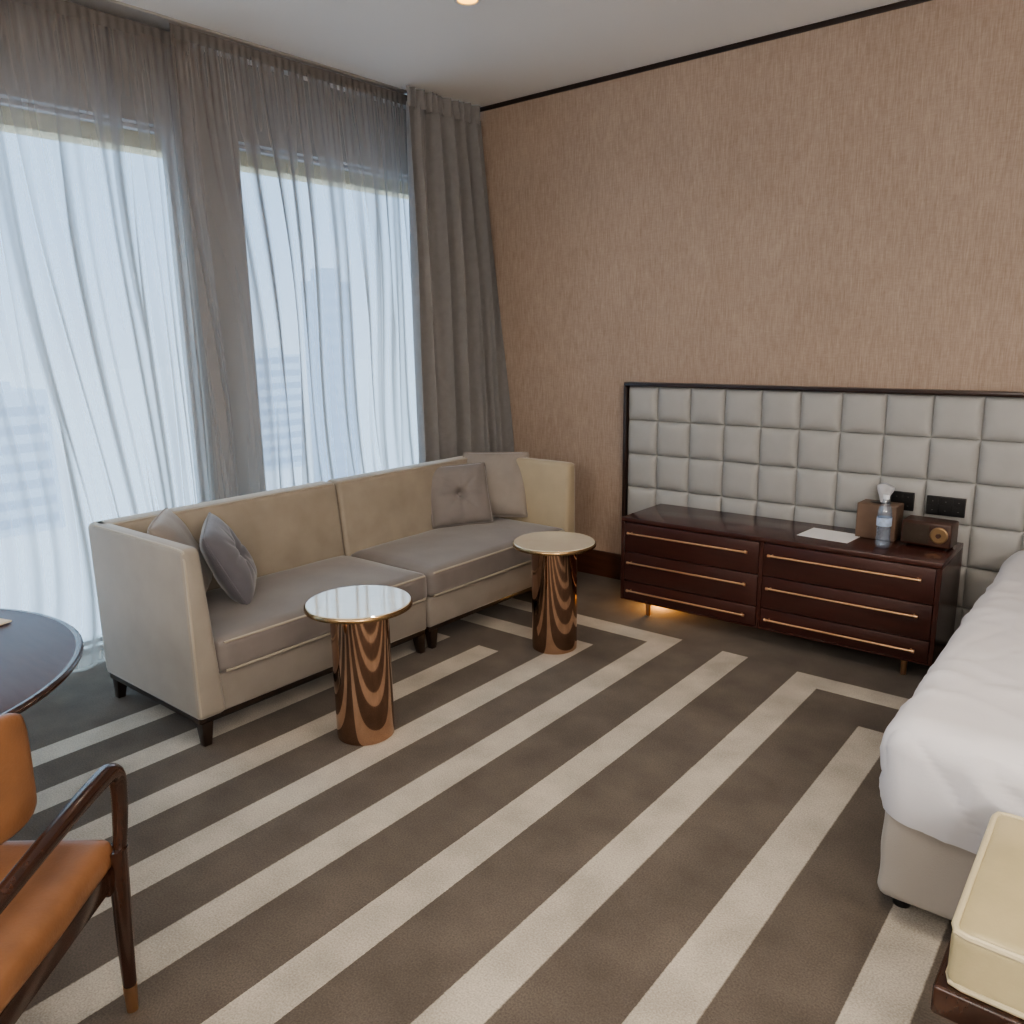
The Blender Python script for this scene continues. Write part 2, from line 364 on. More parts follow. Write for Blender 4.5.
def fdh(u,v):
    yb=3.76+.67*u
    return Vector((.020*math.sin(u*2*PI*11+1.6*math.sin(u*17))*(1-.3*v)-.002+.03*max(0,(u-.6)/.4)+.016*nz(u*14,v,3),yb-4.1,ZC-.12+.116*v))
grid(bm,220,5,fdh); finish('pleated_heading',bm,M['drape'],root,angle=180)
tag(root,'heavy grey floor length drape gathered in the corner of the room','drape')

# ------------------------------------------------------------------ sofa
def sofa_module(y0,y1,arm,label,amat):
    yc=(y0+y1)/2; h=(y1-y0)/2; xf=-2.814; xb=-3.635; xc=(xf+xb)/2; D=(xf-xb)/2
    root=empty('sofa_module',(xc,yc,0))
    HS=.832; AT=.125
    ys0=-h+(AT-.02 if arm<0 else 0); ys1=h-(AT-.02 if arm>0 else 0)
    bm=BM(); rbox(bm,-D+.01,D-.02,-h+.005,h-.005,.122,.285,.012,3); finish('base',bm,M['sofa_front'],root)
    bm=BM(); rbox(bm,-D+.02,D-.03,-h+.012,h-.012,.098,.122,.004,2); finish('plinth',bm,M['darkleg'],root)
    bm=BM()
    def df(c):
        if c.x>-D+.02: c.x=(-D+.125) if c.z>.5 else (-D+.21)
        return c
    rbox(bm,-D,-D+.2,-h+.001,h-.001,.125,HS,.028,4,df); bk=finish('back',bm,M['sofa'],root)
    bm=BM(); tube(bm,[(-D+.118,-h+.03,HS-.006),(-D+.118,h-.03,HS-.006)],.005,8); finish('piping',bm,M['piping'],bk)
    bm=BM(); s=arm
    yo=s*h
    def da(c):
        inner = (c.y>0) if s<0 else (c.y<0)
        if inner: c.y=yo-s*(AT if c.z<.5 else .075)
        else: c.y=yo
        return c
    rbox(bm,-D+.01,D,-1,1,.122,HS,.026,4,da); am=finish('arm',bm,amat,root)
    bm=BM()
    yi=yo-s*.010
    tube(bm,smoothpath([(-D+.06,yi,HS-.008),(0,yi,HS-.006),(D-.05,yi,HS-.008),(D-.016,yi,HS-.03),(D-.008,yi,HS-.1),(D-.008,yi,.4),(D-.008,yi,.14)],6),.0055,8)
    finish('piping',bm,M['piping'],am)
    bm=BM()
    rx0,rx1=-D+.17,D+.005
    res=bmesh.ops.create_cube(bm,size=1)
    bmesh.ops.subdivide_edges(bm,edges=bm.edges[:],cuts=22,use_grid_fill=True)
    z0,z1=.285,.432; r=.035
    hx,hy,hz=(rx1-rx0)/2,(ys1-ys0)/2-.002,(z1-z0)/2
    for v in bm.verts:
        p=Vector((v.co.x*2*hx,v.co.y*2*hy,v.co.z*2*hz))
        q=Vector((max(-hx+r,min(hx-r,p.x)),max(-hy+r,min(hy-r,p.y)),max(-hz+r,min(hz-r,p.z))))
        d=p-q
        if d.length>1e-6: p=q+d.normalized()*r
        a=(1-(p.x/hx)**2)*(1-(p.y/hy)**2)
        if p.z>0: p.z+=.022*max(0,a)**.6+.003*nz(p.x*6,p.y*6,1)
        v.co=p+Vector(((rx0+rx1)/2,(ys0+ys1)/2,(z0+z1)/2))
    sc=finish('seat_cushion',bm,M['seat'],root,angle=60)
    for zz in (z1-.012,z0+.014):
        bm=BM()
        tube(bm,[(rx1-.006,ys0+.03,zz),(rx1-.004,(ys0+ys1)/2,zz),(rx1-.006,ys1-.03,zz)],.0055,8); finish('piping',bm,M['piping'],sc)
    for sx in (-1,1):
        for sy in (-1,1):
            bm=BM(); cx,cy=sx*(D-.05),sy*(h-.045)
            rbox(bm,-1,1,-1,1,0,.10,.004,2,lambda c:Vector((cx+math.copysign(.026 if c.z>.05 else .017,c.x)+(0 if c.z>.05 else sx*.008),cy+math.copysign(.026 if c.z>.05 else .017,c.y)+(0 if c.z>.05 else sy*.006),c.z)))
            finish('leg',bm,M['darkleg'],root)
    return tag(root,label,'sofa','beige velvet sofa sections')
sofa_module(1.4745,2.772,-1,'beige velvet sofa section with the arm nearest the round table',M['sofa_arm'])
sofa_module(2.778,4.10,1,'beige velvet sofa section with the arm next to the heavy drape and wallpapered wall',M['sofa_lit'])

# ------------------------------------------------------------------ cushions
def cushion(name,w,t,mat,loc,rot,label,tuft,slouch=0.0):
    root=empty(name,loc); root.rotation_euler=rot
    n=40
    def prof(u,v,s):
        a=1-abs(u)**3.0; b=1-abs(v)**3.0
        k=max(0,a*b)**.52
        pinch=1-.04*(1-abs(u)**2)*abs(v)**3 ; pinch2=1-.04*(1-abs(v)**2)*abs(u)**3
        cr_=1-.03*(abs(u*v))**4
        x=u*w/2*pinch2*cr_; y=v*w/2*pinch*cr_
        z=s*t/2*k*(1-.16*v)           # heavier filling toward the bottom edge
        if tuft:
            r=math.hypot(u,v)
            dent=.82*math.exp(-(r/.16)**2)
            cr=0
            for d in (abs(u-v)/1.414,abs(u+v)/1.414,):
                cr=max(cr,.22*math.exp(-(d/.05)**2)*max(0,1-r/1.0))
            for d in (abs(u),abs(v)):
                cr=max(cr,.20*math.exp(-(d/.045)**2)*max(0,1-r/.85))
            z*=(1-max(dent,cr))
        z+=.008*nz(u*2.4,v*2.4,s*4+w*9)*k
        y-=slouch*.05*(v+1)**2*.5*abs(u)**2          # top corners sag
        z+=slouch*.04*(v*v)
        return Vector((x,y,z))
    bm=BM()
    grid(bm,n,n,lambda i,j:prof(2*i-1,2*j-1,1)); grid(bm,n,n,lambda i,j:prof(2*i-1,2*j-1,-1))
    bmesh.ops.remove_doubles(bm,verts=bm.verts[:],dist=.0012)
    finish('cushion_cover',bm,mat,root,angle=70)
    bm=BM(); pts=[]
    m=24
    for k in range(m): pts.append(prof(-1+2*k/m,-1,1))
    for k in range(m): pts.append(prof(1,-1+2*k/m,1))
    for k in range(m): pts.append(prof(1-2*k/m,1,1))
    for k in range(m): pts.append(prof(-1,1-2*k/m,1))
    tube(bm,pts,.0045,8,closed=True); finish('piping',bm,mat,root)
    if tuft:
        bm=BM(); lathe(bm,[(0,.024),(.009,.023),(.015,.018),(.016,.011),(.012,.006),(0,.005)],seg=20); finish('button',bm,mat,root)
    return tag(root,label,'cushion')
R=math.radians
def face(n,roll=0):
    n=Vector(n).normalized(); z=n; up=Vector((0,0,1)); y=(up-z*up.dot(z)).normalized(); x=y.cross(z)
    m=Matrix((x,y,z)).transposed() @ Matrix.Rotation(roll,3,'Z'); return m.to_euler()
cushion('throw_cushion',.42,.15,M['cush_b'],(-3.395,1.765,.652),face((.60,.74,.40),.03),'plain beige cushion leaning on the sofa arm nearest the round table',False,.1)
cushion('throw_cushion',.39,.15,M['cush_m'],(-3.265,1.925,.627),face((.58,.74,.44),.11),'blue grey button tufted cushion propped against a beige cushion by the near sofa arm',True,.08)
cushion('throw_cushion',.44,.14,M['cush_b'],(-3.345,3.935,.660),face((.52,-.75,.34)),'plain taupe cushion at the back in the sofa corner beside the drape',False,0)
cushion('throw_cushion',.40,.14,M['cush_t'],(-3.40,3.645,.630),face((.74,-.52,.36),.03),'taupe grey button tufted cushion in front of a plain cushion near the drape',True,0)

# ------------------------------------------------------------------ side tables
def side_table(x,y,label):
    root=empty('side_table',(x,y,0))
    bm=BM(); lathe(bm,[(0,0),(.112,0),(.117,.004),(.118,.02),(.118,.545),(.112,.552),(0,.552)],seg=96); finish('column',bm,M['copper'],root)
    bm=BM(); lathe(bm,[(0,.5525),(.206,.5525),(.2145,.556),(.2155,.562),(.2145,.570),(.211,.5735),(.209,.572),(0,.572)],seg=80); finish('rim',bm,M['brassrim'],root)
    bm=BM(); lathe(bm,[(0,.572),(.209,.572),(.2095,.5745),(.207,.5775),(0,.5775)],seg=80); finish('table_top',bm,M['marble'],root)
    tag(root,label,'table','round copper side tables')
side_table(-2.413,1.978,'round copper column side table with pale top in front of the near sofa section')
side_table(-2.344,3.2175,'round copper column side table with cream top by the far sofa section and dresser')

# ------------------------------------------------------------------ dresser
X0,X1,YD=-2.351,-.677,3.887; YB=4.352
root=empty('dresser',((X0+X1)/2,(YD+YB)/2,0)); cx,cy=(X0+X1)/2,(YD+YB)/2
x0,x1,y0,y1=X0-cx,X1-cx,YD-cy,YB-cy
bm=BM(); rbox(bm,x0,x1,y0,y1,.555,.5807,.004,2); finish('dresser_top',bm,M['dresser'],root)
bm=BM()
rbox(bm,x0,x0+.022,y0,y1,.086,.555,.002,1); rbox(bm,x1-.022,x1,y0,y1,.086,.555,.002,1)
rbox(bm,x0+.022,x1-.022,y0+.02,y1,.086,.555,0); rbox(bm,-.011,.011,y0+.002,y0+.03,.09,.555,.001,1)
rbox(bm,x0+.022,x1-.022,y0+.002,y0+.03,.086,.096,.001,1)
finish('body',bm,M['dresser'],root)
zs=[(.381,.551),(.207,.376),(.098,.202)]; hz=[.494,.3193,.150]
for s in (0,1):
    a=(x0+.024) if s==0 else .013; b=-.013 if s==0 else (x1-.024)
    for (z0,z1),hh in zip(zs,hz):
        bm=BM(); rbox(bm,a,b,y0,y0+.019,z0,z1,.0025,2); d=finish('drawer',bm,M['drawer'],root)
        bm=BM(); ha=a+.035; hb=b-.06
        tube(bm,[(ha,y0-.022,hh),(hb,y0-.022,hh)],.0055,10)
        for hx in (ha+.012,hb-.012): tube(bm,[(hx,y0+.002,hh),(hx,y0-.022,hh)],.005,8)
        for hx in (ha,hb): tube(bm,[(hx-.006,y0-.022,hh),(hx+.006,y0-.022,hh)],.0085,10)
        finish('handle',bm,M['brass'],d)
for lx in (x0+.16,x1-.13):
    for ly in (y0+.05,y1-.06):
        bm=BM(); lathe(bm,[(0,0),(.012,0),(.013,.004),(.016,.086),(0,.086)],lx,ly,20); finish('leg',bm,M['brass'],root)
tag(root,'low dark mahogany dresser with six drawers and long brass bar handles','dresser')

# ------------------------------------------------------------------ headboard
HX0,HX1=-2.64,2.3
root=empty('headboard',((HX0+HX1)/2,YW-.04,0)); hcx=(HX0+HX1)/2; hcy=YW-.04
bm=BM()
yb=YW-.002-hcy; yf=4.368-hcy
rbox(bm,HX0-hcx,HX1-hcx,yf,yb,1.296,1.318,.003,2); rbox(bm,HX0-hcx,HX0-hcx+.020,yf,yb,0,1.296,.003,2); rbox(bm,HX1-hcx-.020,HX1-hcx,yf,yb,0,1.296,.003,2)
rbox(bm,HX0-hcx+.020,HX1-hcx-.020,YW-.03-hcy,yb,0,1.296,0)
finish('frame',bm,M['hbframe'],root)
bm=BM(); xs=[-2.632+.219*k for k in range(23)]; xs[0]=HX0+.020; zsr=[1.296,1.083,.869,.657,.445,.233,.021]
K=14
for a,b in zip(xs,xs[1:]):
    if a>HX1-.03: break
    b=min(b,HX1-.020)
    for zt,zb in zip(zsr,zsr[1:]):
        def ft(u,v,a=a,b=b,zb=zb,zt=zt):
            g=lambda t:.5-.5*math.copysign(abs(math.cos(PI*t))**.85,math.cos(PI*t))
            u,v=g(u),g(v); p,q=2*u-1,2*v-1
            k=((1-abs(p)**6)*(1-abs(q)**6))**.58*.80+.20*(1-p*p)*(1-q*q)
            return Vector((a+(b-a)*u-hcx,4.409-.036*k-hcy,zb+(zt-zb)*v))
        grid(bm,K,K,ft)
bmesh.ops.remove_doubles(bm,verts=bm.verts[:],dist=.0005)
finish('padded_panel',bm,M['leatherw'],root,angle=60)
tag(root,'wide headboard of padded pale grey leather squares in a dark wood frame','headboard')

# ------------------------------------------------------------------ bed
BX0,BX1,BY0,BY1=-.466,1.40,2.172,4.36
root=empty('bed',((BX0+BX1)/2,(BY0+BY1)/2,0)); bcx,bcy=(BX0+BX1)/2,(BY0+BY1)/2
def roundedbox(hx,hy,hz,r,cuts,disp=None,skirt=False):
    bm=BM(); bmesh.ops.create_cube(bm,size=1)
    bmesh.ops.subdivide_edges(bm,edges=bm.edges[:],cuts=cuts,use_grid_fill=True)
    for v in bm.verts:
        g=lambda t:math.copysign(1-(1-min(1,2*abs(t)))**1.5,t)
        p=Vector((g(v.co.x)*hx,g(v.co.y)*hy,g(v.co.z)*hz))
        lo=-hz if skirt else -hz+min(r,hz*.99)      # a skirt hangs straight down to its hem
        q=Vector((max(-hx+r,min(hx-r,p.x)),max(-hy+r,min(hy-r,p.y)),max(lo,min(hz-min(r,hz*.99),p.z))))
        d=p-q
        n=d.normalized() if d.length>1e-6 else Vector((0,0,0))
        if d.length>1e-6: p=q+n*r
        v.co=p+(disp(p,n) if disp else Vector((0,0,0)))
    return bm
bm=roundedbox((BX1-BX0)/2,(BY1-BY0)/2,.145,.032,24,lambda p,n:n*(.008*nz(p.x*4,p.y*4,p.z*9)))
bmesh.ops.translate(bm,verts=bm.verts[:],vec=(0,0,.185)); finish('bed_base',bm,M['bedbase'],root,angle=60)
bm=roundedbox((BX1-BX0)/2-.06,(BY1-BY0)/2-.07,.10,.05,10)
bmesh.ops.translate(bm,verts=bm.verts[:],vec=(0,0.03,.435)); finish('mattress',bm,M['mattress'],root,angle=60)
for sx in (-1,1):
    for sy in (-1,1):
        bm=BM(); lathe(bm,[(0,0),(.024,0),(.026,.01),(.024,.045),(0,.045)],sx*((BX1-BX0)/2-.06),sy*((BY1-BY0)/2-.07),20); finish('foot',bm,M['black'],root)
tag(root,'wide bed with a pale fabric base at the right of the room','bed')
dx0,dx1,dy0,dy1=-.482,1.43,2.118,4.345; dz0,dz1=.300,.600
HX,HY,HZ=(dx1-dx0)/2,(dy1-dy0)/2,(dz1-dz0)/2
def ddisp(p,n):
    k=nz(p.x*2.0,p.y*2.0,p.z*1.2)*.008
    side=max(0,min(1,(.6*HZ-p.z)/(.8*HZ)))     # folds strongest on the hanging sides
    cre=(1-abs(nz(p.x*2.6+p.y*1.1+p.z*2.5,p.y*2.6-p.x*1.4,p.z*1.2+3)))**12
    cre2=(1-abs(nz(p.x*5.5-p.y*2.1+8-p.z*3,p.y*4.2+p.x*2,p.z*1.5+1)))**11
    val=(1-abs(nz(p.x*3.4+5+p.z*4,p.y*3.6-p.x*2,p.z*1.5)))**11
    rdg=(.50+.22*side)*(.014*cre+.011*cre2-.011*val)+.003*nz(p.x*9,p.y*9,p.z*6)
    v=(n if n.length>0 else Vector((0,0,1)))*(k+rdg)
    if p.z<0:
        q=-p.z/HZ
        # the hem tucks in toward the base
        t=q**2
        v.x-=math.copysign(.018*t,p.x)*(1 if abs(p.x)>HX-.12 else 0); v.y-=math.copysign(.022*t,p.y)*(1 if abs(p.y)>HY-.12 else 0)
        v.z+=q*(-.030*max(0,min(1,(p.x+HX-.10)/.3))+.014*nz(p.x*4,p.y*4,7))
    return v
bm=roundedbox(HX,HY,HZ,.090,120,ddisp,True)
bm.normal_update()
bmesh.ops.delete(bm,geom=[f for f in bm.faces if abs(f.normal.z)>.6 and f.calc_center_median().z<-.7*HZ],context='FACES')
tag(finish('duvet',bm,M['linen'],None,angle=80,loc=((dx0+dx1)/2,(dy0+dy1)/2,(dz0+dz1)/2)),'puffy white duvet tucked over the bed','duvet')

# ------------------------------------------------------------------ bench at the bed foot
bx0,bx1,by0,by1=-.193,1.15,1.552,2.06
root=empty('bench',((bx0+bx1)/2,(by0+by1)/2,0)); hx,hy=(bx1-bx0)/2,(by1-by0)/2
bm=BM(); rbox(bm,-hx-.018,hx+.018,-hy-.012,hy,.285,.35,.008,3); fr=finish('frame',bm,M['chairwood'],root)
bm=roundedbox(hx,hy,.0625,.022,24,lambda p,n:Vector((0,0,.012*max(0,(1-(p.x/hx)**2)*(1-(p.y/hy)**2))**.5)) if p.z>0 else Vector((0,0,0)))
bmesh.ops.translate(bm,verts=bm.verts[:],vec=(0,0,.4125)); cu=finish('cushion',bm,M['benchl'],root,angle=60)
for zz in (.470,.358):
    bm=BM(); e=.004
    tube(bm,[(-hx+e,-hy+.03,zz),(-hx+.01,-hy+.01,zz),(-hx+.03,-hy+e,zz),(hx-.03,-hy+e,zz),(hx-.01,-hy+.01,zz),(hx-e,-hy+.03,zz),(hx-e,hy-.03,zz),(hx-.03,hy-e,zz),(-hx+.03,hy-e,zz),(-hx+.01,hy-.01,zz),(-hx+e,hy-.03,zz)],.0075,8,closed=True); finish('piping',bm,M['benchp'],cu)
for sx in (-1,1):
    for sy in (-1,1):
        bm=BM(); tube(bm,[(sx*(hx-.07),sy*(hy-.07),0),(sx*(hx-.08),sy*(hy-.08),.288)],lambda t:.014+.010*t,14); finish('leg',bm,M['chairwood'],root)
tag(root,'low bench with a yellow beige leather cushion at the foot of the bed','bench')

# ------------------------------------------------------------------ round table
root=empty('round_table',(-2.64,.311,0))
bm=BM(); lathe(bm,[(0,.708),(.615,.708),(.635,.712),(.652,.722),(.655,.731),(.652,.738),(.645,.7405),(0,.7405)],seg=128); finish('table_top',bm,M['tabletop'],root)
bm=BM(); lathe(bm,[(.6555,.7275),(.659,.730),(.659,.7355),(.6525,.7405),(.645,.7412),(.640,.7408),(.648,.737)],seg=128); finish('edge_band',bm,M['chairwood'],root)
bm=BM(); lathe(bm,[(0,.708),(.18,.708),(.18,.69),(.06,.66),(.05,.4),(.055,.06),(.08,.035),(0,.03)],seg=48); finish('pedestal',bm,M['chairwood'],root)
bm=BM(); lathe(bm,[(0,0),(.30,0),(.305,.008),(.29,.022),(.09,.04),(0,.04)],seg=64); finish('foot_plate',bm,M['brass'],root)
tag(root,'round table with a dark wood top beside the sheer curtain','table')
bm=BM(); rbox(bm,-.075,.075,-.05,.05,0,.006,.002,2)
o=finish('coaster_card',bm,M['card'],None,loc=(-2.81,.79,.7425)); o.rotation_euler=(0,0,.3)
tag(o,'small cream card lying on the round table','card')

# ------------------------------------------------------------------ armchair
root=empty('armchair',(-1.82,.326,0),.687)
bm=roundedbox(.27,.262,.038,.03,18,lambda p,n:Vector((0,0,.010*max(0,(1-(p.x/.27)**2)*(1-(p.y/.26)**2)))) if p.z>0 else Vector((0,0,0)))
for v in bm.verts: v.co.x*=1-.06*max(0,(-v.co.y)/.26); v.co.z+=.435+.03*v.co.y
sc=finish('seat',bm,M['tan'],root,angle=60)
bm=BM()
rbox(bm,-.262,.262,.215,.245,.345,.402,.005,2); rbox(bm,-.25,.25,-.25,-.22,.33,.385,.005,2)
for s in (-1,1): rbox(bm,-1,1,-.25,.24,0,1,.005,2,lambda c,s=s:Vector((s*(.262 if c.x>0 else .236)*(1 if c.y>0 else .95),c.y,(.405 if c.z>.5 else .350)+.035*c.y)))
finish('seat_frame',bm,M['chairwood'],root)
for s in (-1,1):
    bm=BM(); tube(bm,smoothpath([(s*.272,-.285,.618),(s*.285,-.15,.640),(s*.29,.05,.657),(s*.288,.19,.658),(s*.287,.238,.652),(s*.286,.264,.628),(s*.285,.268,.58),(s*.281,.262,.50),(s*.274,.252,.42)],7),lambda t:.0160+.005*math.sin(PI*min(1,t*1.1)),16,flat=1.0); finish('arm',bm,M['chairwood'],root)
    bm=BM(); tube(bm,smoothpath([(s*.270,.250,.452),(s*.269,.250,.38),(s*.262,.252,.2),(s*.256,.256,.058)],6),lambda t:.0265-.0115*t,16); lg=finish('leg',bm,M['chairwood'],root)
    bm=BM(); tube(bm,[(s*.2568,.2555,.075),(s*.254,.258,0)],lambda t:.0165-.003*t,16); finish('brass_tip',bm,M['brass'],lg)
    bm=BM(); tube(bm,smoothpath([(s*.272,-.285,.625),(s*.268,-.275,.45),(s*.268,-.30,.2),(s*.270,-.335,.058)],6),lambda t:.021-.007*t,16); lg=finish('leg',bm,M['chairwood'],root)
    bm=BM(); tube(bm,[(s*.270,-.335,.06),(s*.270,-.345,0)],lambda t:.0145-.003*t,16); finish('brass_tip',bm,M['brass'],lg)
bm=BM()
nu=72; nv=24; T=.05
def bp(u,v):
    th=(2*u-1)*R(92); e=abs(2*u-1)
    a=2*PI*v
    ca,sa=math.cos(a),math.sin(a)
    w=T/2*math.copysign(abs(ca)**.5,ca); hgt=math.copysign(abs(sa)**.38,sa)
    shrink=(1-e**20)**.5 if e<1 else 0
    zt=.926-.012*e**2; zb=.672
    zc=(zt+zb)/2; hh=(zt-zb)/2*(.56+.44*shrink)
    rr=1+ (w*(.3+.7*shrink))/.3
    lean=.05*((hgt*hh)/.12)
    return Vector((.230*math.sin(th)*rr,.045-(.335+lean)*math.cos(th)*rr,zc+hgt*hh))
V=[[bm.verts.new(bp(i/nu,j/nv)) for j in range(nv)] for i in range(nu+1)]
for i in range(nu):
    for j in range(nv): bm.faces.new((V[i][j],V[i+1][j],V[i+1][(j+1)%nv],V[i][(j+1)%nv]))
bm.faces.new(V[0][::-1]); bm.faces.new(V[-1])
finish('backrest',bm,M['tan'],root,angle=70)
tag(root,'tan leather armchair with curved dark wood arms and brass tipped legs','chair')

# ------------------------------------------------------------------ things on the dresser
ZT=.5808
bm=BM(); rbox(bm,-.13,.13,-.105,.105,0,.0022,.0008,1)
o=finish('paper_sheet',bm,M['paper'],None,loc=(-1.25,4.125,ZT+.0003)); o.rotation_euler=(0,0,-.08)
tag(o,'white sheet of paper lying on the dresser','paper')
root=empty('water_bottle',(-.972,4.03,ZT))
prof=[(0,.004),(.02,.0),(.030,.004),(.034,.012),(.0335,.05),(.031,.06),(.0335,.07),(.031,.08),(.0335,.09),(.0335,.15),(.030,.175),(.018,.200),(.0135,.212),(.0135,.225)]
S=1.10
bm=BM(); lathe(bm,[(r,z*S) for r,z in prof],seg=32); finish('bottle_body',bm,M['pet'],root)
bm=BM(); lathe(bm,[(r,z*S) for r,z in [(0,.006),(.029,.006),(.0315,.014),(.0300,.06),(.0315,.09),(.0315,.15),(.026,.18),(0,.18)]],seg=32); finish('water',bm,M['water'],root)
bm=BM(); lathe(bm,[(r,z*S) for r,z in [(.0340,.100),(.0343,.101),(.0343,.136),(.0340,.137)]],seg=32); finish('label_band',bm,M['lab'],root)
bm=BM(); lathe(bm,[(r,z*S) for r,z in [(.016,.218),(.0165,.220),(.0165,.236),(.015,.239),(0,.239)]],seg=24); finish('cap',bm,M['cap'],root)
tag(root,'clear plastic water bottle with blue band standing on the dresser','bottle')
root=empty('tissue_box',(-1.045,4.235,ZT),-.04)
bm=BM(); rbox(bm,-.095,.095,-.062,.062,0,.178,.006,3); finish('box',bm,M['boxl'],root)
bm=BM(); lathe(bm,[(.0,.1785),(.05,.1785),(.052,.1805),(.047,.182),(.0,.1798)],0,0,32)
for v in bm.verts: v.co.y*=.6
finish('opening',bm,M['black'],root)
tag(root,'brown leather tissue box behind the water bottle','tissue box')
bm=BM()
def tf(u,v):
    a=(u-.5)*2*PI*.95
    r=.012+.032*v*(1+.35*math.sin(3*a+1))
    if v>.75: r*=1-.5*(v-.75)
    return Vector((r*math.cos(a),.55*r*math.sin(a)+.008*v,.085*v*(1-.12*math.cos(2*a))))
grid(bm,40,12,tf); bmesh.ops.solidify(bm,geom=bm.faces[:],thickness=.0008)
tag(finish('tissue',bm,M['tissue'],None,angle=80,loc=(-1.035,4.232,ZT+.1822)),'white tissue pulled up out of the brown box','tissue')
root=empty('table_radio',(-.805,4.20,ZT),-.06)
bm=BM(); rbox(bm,-.112,.112,-.065,.065,.008,.128,.010,3); finish('case',bm,M['radio'],root)
bm=BM(); rbox(bm,-.100,.015,-.068,-.064,.022,.114,.002,2); finish('speaker_grille',bm,M['grille'],root)
bm=BM(); lathe(bm,[(0,0),(.040,0),(.040,.006),(.035,.009),(.033,.006),(0,.006)],seg=36)
bmesh.ops.rotate(bm,verts=bm.verts[:],cent=(0,0,0),matrix=Matrix.Rotation(PI/2,3,'X')); bmesh.ops.translate(bm,verts=bm.verts[:],vec=(.060,-.0655,.070)); dl=finish('dial',bm,M['dialm'],root)
bm=BM(); lathe(bm,[(0,0),(.011,0),(.011,.012),(.009,.014),(0,.014)],seg=24)
bmesh.ops.rotate(bm,verts=bm.verts[:],cent=(0,0,0),matrix=Matrix.Rotation(PI/2,3,'X')); bmesh.ops.translate(bm,verts=bm.verts[:],vec=(.060,-.071,.070)); finish('knob',bm,M['radio'],dl)
for s in (-1,1):
    for t in (-1,1):
        bm=BM(); lathe(bm,[(0,0),(.010,0),(.010,.009),(0,.009)],s*.09,t*.045,14); finish('foot',bm,M['black'],root)
tag(root,'small dark wooden radio with a round bronze dial at the dresser end','radio')
def panel(x,z,w,h,n,label):
    root=empty('switch_panel',(x,4.3725,z))
    bm=BM(); rbox(bm,-w/2,w/2,-.014,0,-h/2,h/2,.003,2); finish('plate',bm,M['black'],root)
    for k in range(n):
        for q in (-1,1):
            bm=BM(); cxk=-w/2+w*(k+.5)/n
            rbox(bm,cxk-w/n*.44,cxk+w/n*.44,-.0152,-.0135,q*h*.24-h*.21,q*h*.24+h*.21,.0008,1); b=finish('rocker',bm,M['black'],root)
            bm=BM(); rbox(bm,cxk-.003,cxk+.003,-.0158,-.0150,q*h*.24-.0015,q*h*.24+.0015,0); finish('marker',bm,M['marker'],b)
    tag(root,label,'switch','black switch panels on the headboard')
panel(-.775,.750,.175,.095,3,'black switch panel on the headboard above the small wooden radio')
panel(-.975,.755,.11,.095,2,'black switch panel on the headboard right behind the tissue box')

# ------------------------------------------------------------------ downlights
def downlight(x,y,label,power):
    root=empty('downlight',(x,y,ZC))
    bm=BM(); lathe(bm,[(.048,-.001),(.062,-.001),(.064,-.004),(.062,-.008),(.050,-.010),(.046,-.006)],seg=40); finish('trim_ring',bm,M['whitemetal'],root)
    bm=BM(); lathe(bm,[(0,-.005),(.046,-.005),(.046,-.003),(0,-.003)],seg=40); finish('lens',bm,M['bulb'],root)
    l=bpy.data.lights.new('downlight_lamp','SPOT'); l.energy=power; l.color=(1,.84,.66); l.spot_size=R(150); l.spot_blend=1; l.shadow_soft_size=.12
    lo=bpy.data.objects.new('downlight_lamp',l); COL.objects.link(lo); lo.parent=root; lo.location=(0,0,-.03)
    tag(root,label,'ceiling light','recessed ceiling downlights')
downlight(-2.72,3.07,'recessed ceiling downlight glowing warm near the curtain corner',30)
for i,(x,y) in enumerate([(-.6,1.9),(1.2,1.9),(-.6,-.6),(1.2,-.6)]):
    downlight(x,y,'recessed ceiling downlight outside the view above the room',[90,95,50,60][i])
for (x,y,z,p) in ((1.9,-1.3,2.2,190),(-1.5,-1.7,2.3,75)):  # added fill lights behind the camera, no fixtures
    l=bpy.data.lights.new('fill_light','POINT'); l.energy=p; l.color=(1,.93,.86); l.shadow_soft_size=.45
    lo=bpy.data.objects.new('fill_light',l); COL.objects.link(lo); lo.location=(x,y,z)
root=empty('night_light',(-2.25,4.24,.0))
bm=BM(); rbox(bm,-.03,.03,-.012,.012,.02,.06,.004,2); finish('housing',bm,M['whitemetal'],root)
bm=BM(); rbox(bm,-.022,.022,-.0135,-.0118,.026,.054,.001,1); finish('lens',bm,M['bulb'],root)
bm=BM(); rbox(bm,-.008,.008,-.008,.008,0,.021,.001,1); finish('stem',bm,M['whitemetal'],root)
l=bpy.data.lights.new('night_lamp','POINT'); l.energy=4; l.color=(1,.50,.14); l.shadow_soft_size=.04
lo=bpy.data.objects.new('night_lamp',l); COL.objects.link(lo); lo.parent=root; lo.location=(.04,-.14,.06)
tag(root,'small warm night light glowing under the left end of the dresser','night light')

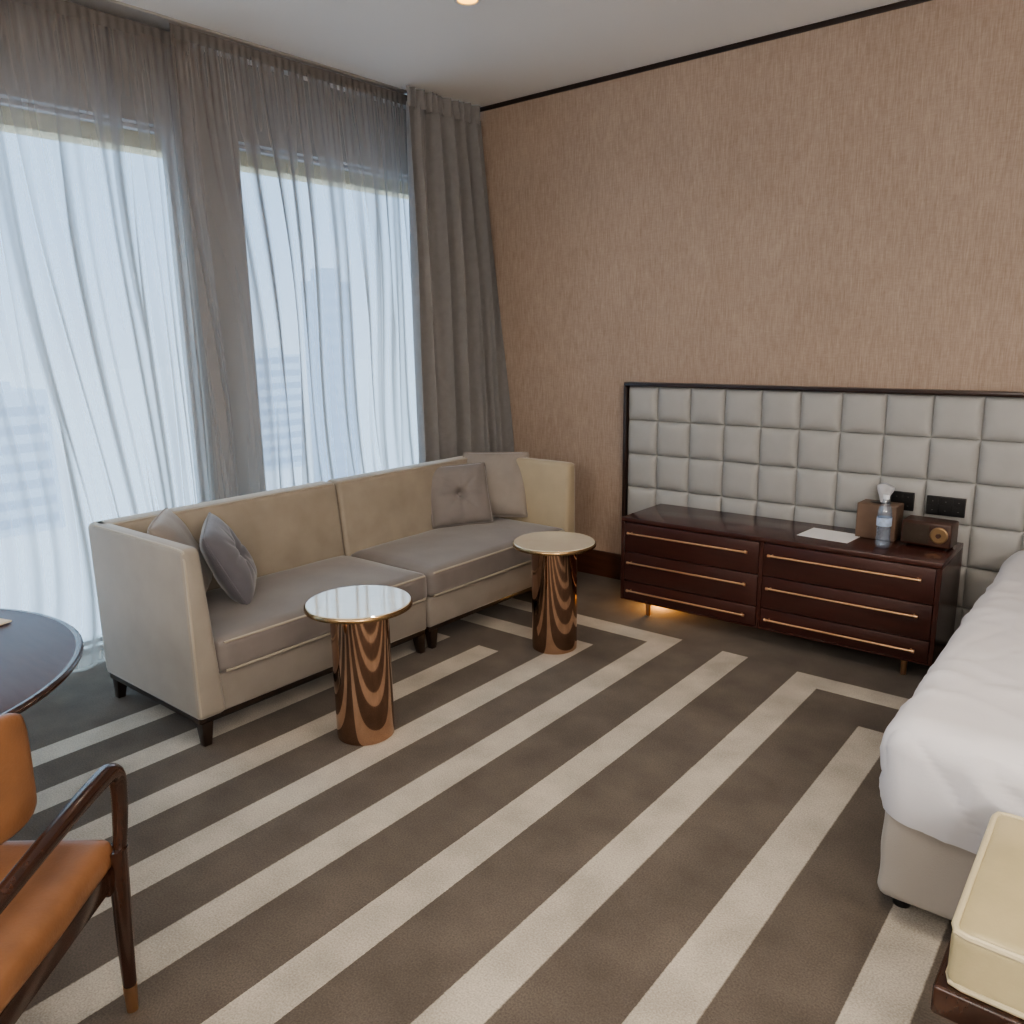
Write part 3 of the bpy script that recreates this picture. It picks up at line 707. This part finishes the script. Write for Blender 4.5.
# ------------------------------------------------------------------ outside
GZ=-90
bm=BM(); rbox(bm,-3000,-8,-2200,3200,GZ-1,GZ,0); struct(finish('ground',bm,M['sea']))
def tower(x,y,w,d,h,mat,label):
    root=empty('tower',(x,y,GZ))
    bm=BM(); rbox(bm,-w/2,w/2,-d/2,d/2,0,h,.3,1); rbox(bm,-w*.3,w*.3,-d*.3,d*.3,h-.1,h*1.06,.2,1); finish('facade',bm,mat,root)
    bm=BM()
    for k in range(int(h/9)):
        z=4+k*9
        if z+5>h: break
        rbox(bm,w/2-.05,w/2+.12,-d*.46,d*.46,z,z+4.5,0)
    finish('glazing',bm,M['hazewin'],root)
    tag(root,label,'building','hazy towers outside the window')
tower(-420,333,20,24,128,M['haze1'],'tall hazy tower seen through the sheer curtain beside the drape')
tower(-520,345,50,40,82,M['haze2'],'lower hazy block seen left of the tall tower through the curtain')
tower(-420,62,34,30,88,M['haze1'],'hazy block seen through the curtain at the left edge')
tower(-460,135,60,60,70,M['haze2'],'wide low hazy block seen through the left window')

# ------------------------------------------------------------------ world (hazy overcast sky, brighter toward the zenith) + portals
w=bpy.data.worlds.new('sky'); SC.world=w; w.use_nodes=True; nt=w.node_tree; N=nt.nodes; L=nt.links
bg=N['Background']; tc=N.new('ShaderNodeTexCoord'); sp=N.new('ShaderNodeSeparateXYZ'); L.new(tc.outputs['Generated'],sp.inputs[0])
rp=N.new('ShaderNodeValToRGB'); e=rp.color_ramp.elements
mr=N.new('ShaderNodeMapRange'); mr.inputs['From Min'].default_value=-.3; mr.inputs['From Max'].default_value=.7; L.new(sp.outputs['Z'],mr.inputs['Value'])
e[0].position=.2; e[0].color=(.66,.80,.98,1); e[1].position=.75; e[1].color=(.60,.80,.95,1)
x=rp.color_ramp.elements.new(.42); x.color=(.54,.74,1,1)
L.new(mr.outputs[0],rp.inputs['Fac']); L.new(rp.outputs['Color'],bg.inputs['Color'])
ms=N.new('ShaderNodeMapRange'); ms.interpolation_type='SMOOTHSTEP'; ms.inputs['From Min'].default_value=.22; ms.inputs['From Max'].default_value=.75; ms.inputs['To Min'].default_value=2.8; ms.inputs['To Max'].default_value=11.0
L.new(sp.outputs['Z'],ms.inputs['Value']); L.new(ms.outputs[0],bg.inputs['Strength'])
for (y0,y1) in wins:
    l=bpy.data.lights.new('window_portal','AREA'); l.shape='RECTANGLE'; l.size=WZ1-WZ0; l.size_y=y1-y0
    o=bpy.data.objects.new('window_portal',l); COL.objects.link(o); o.location=(XW-.05,(y0+y1)/2,(WZ0+WZ1)/2)
    o.rotation_euler=Matrix(((0,0,-1),(0,1,0),(1,0,0))).to_euler()
    l.cycles.is_portal=True

# ------------------------------------------------------------------ camera
f,yaw,pit,rol=797.82,.6836,.2149,-.0150
F=Vector((-math.sin(yaw)*math.cos(pit),math.cos(yaw)*math.cos(pit),-math.sin(pit)))
R0=Vector((math.cos(yaw),math.sin(yaw),0)); U0=R0.cross(F)
Rv=R0*math.cos(rol)+U0*math.sin(rol); Uv=-R0*math.sin(rol)+U0*math.cos(rol)
cd=bpy.data.cameras.new('camera'); cd.sensor_width=36; cd.lens=f/1024*36; cd.clip_end=6000; cd.clip_start=.05
co=bpy.data.objects.new('camera',cd); COL.objects.link(co)
mm=Matrix((Rv,Uv,-F)).transposed().to_4x4(); mm.translation=Vector((0,0,1.6)); co.matrix_world=mm
SC.camera=co
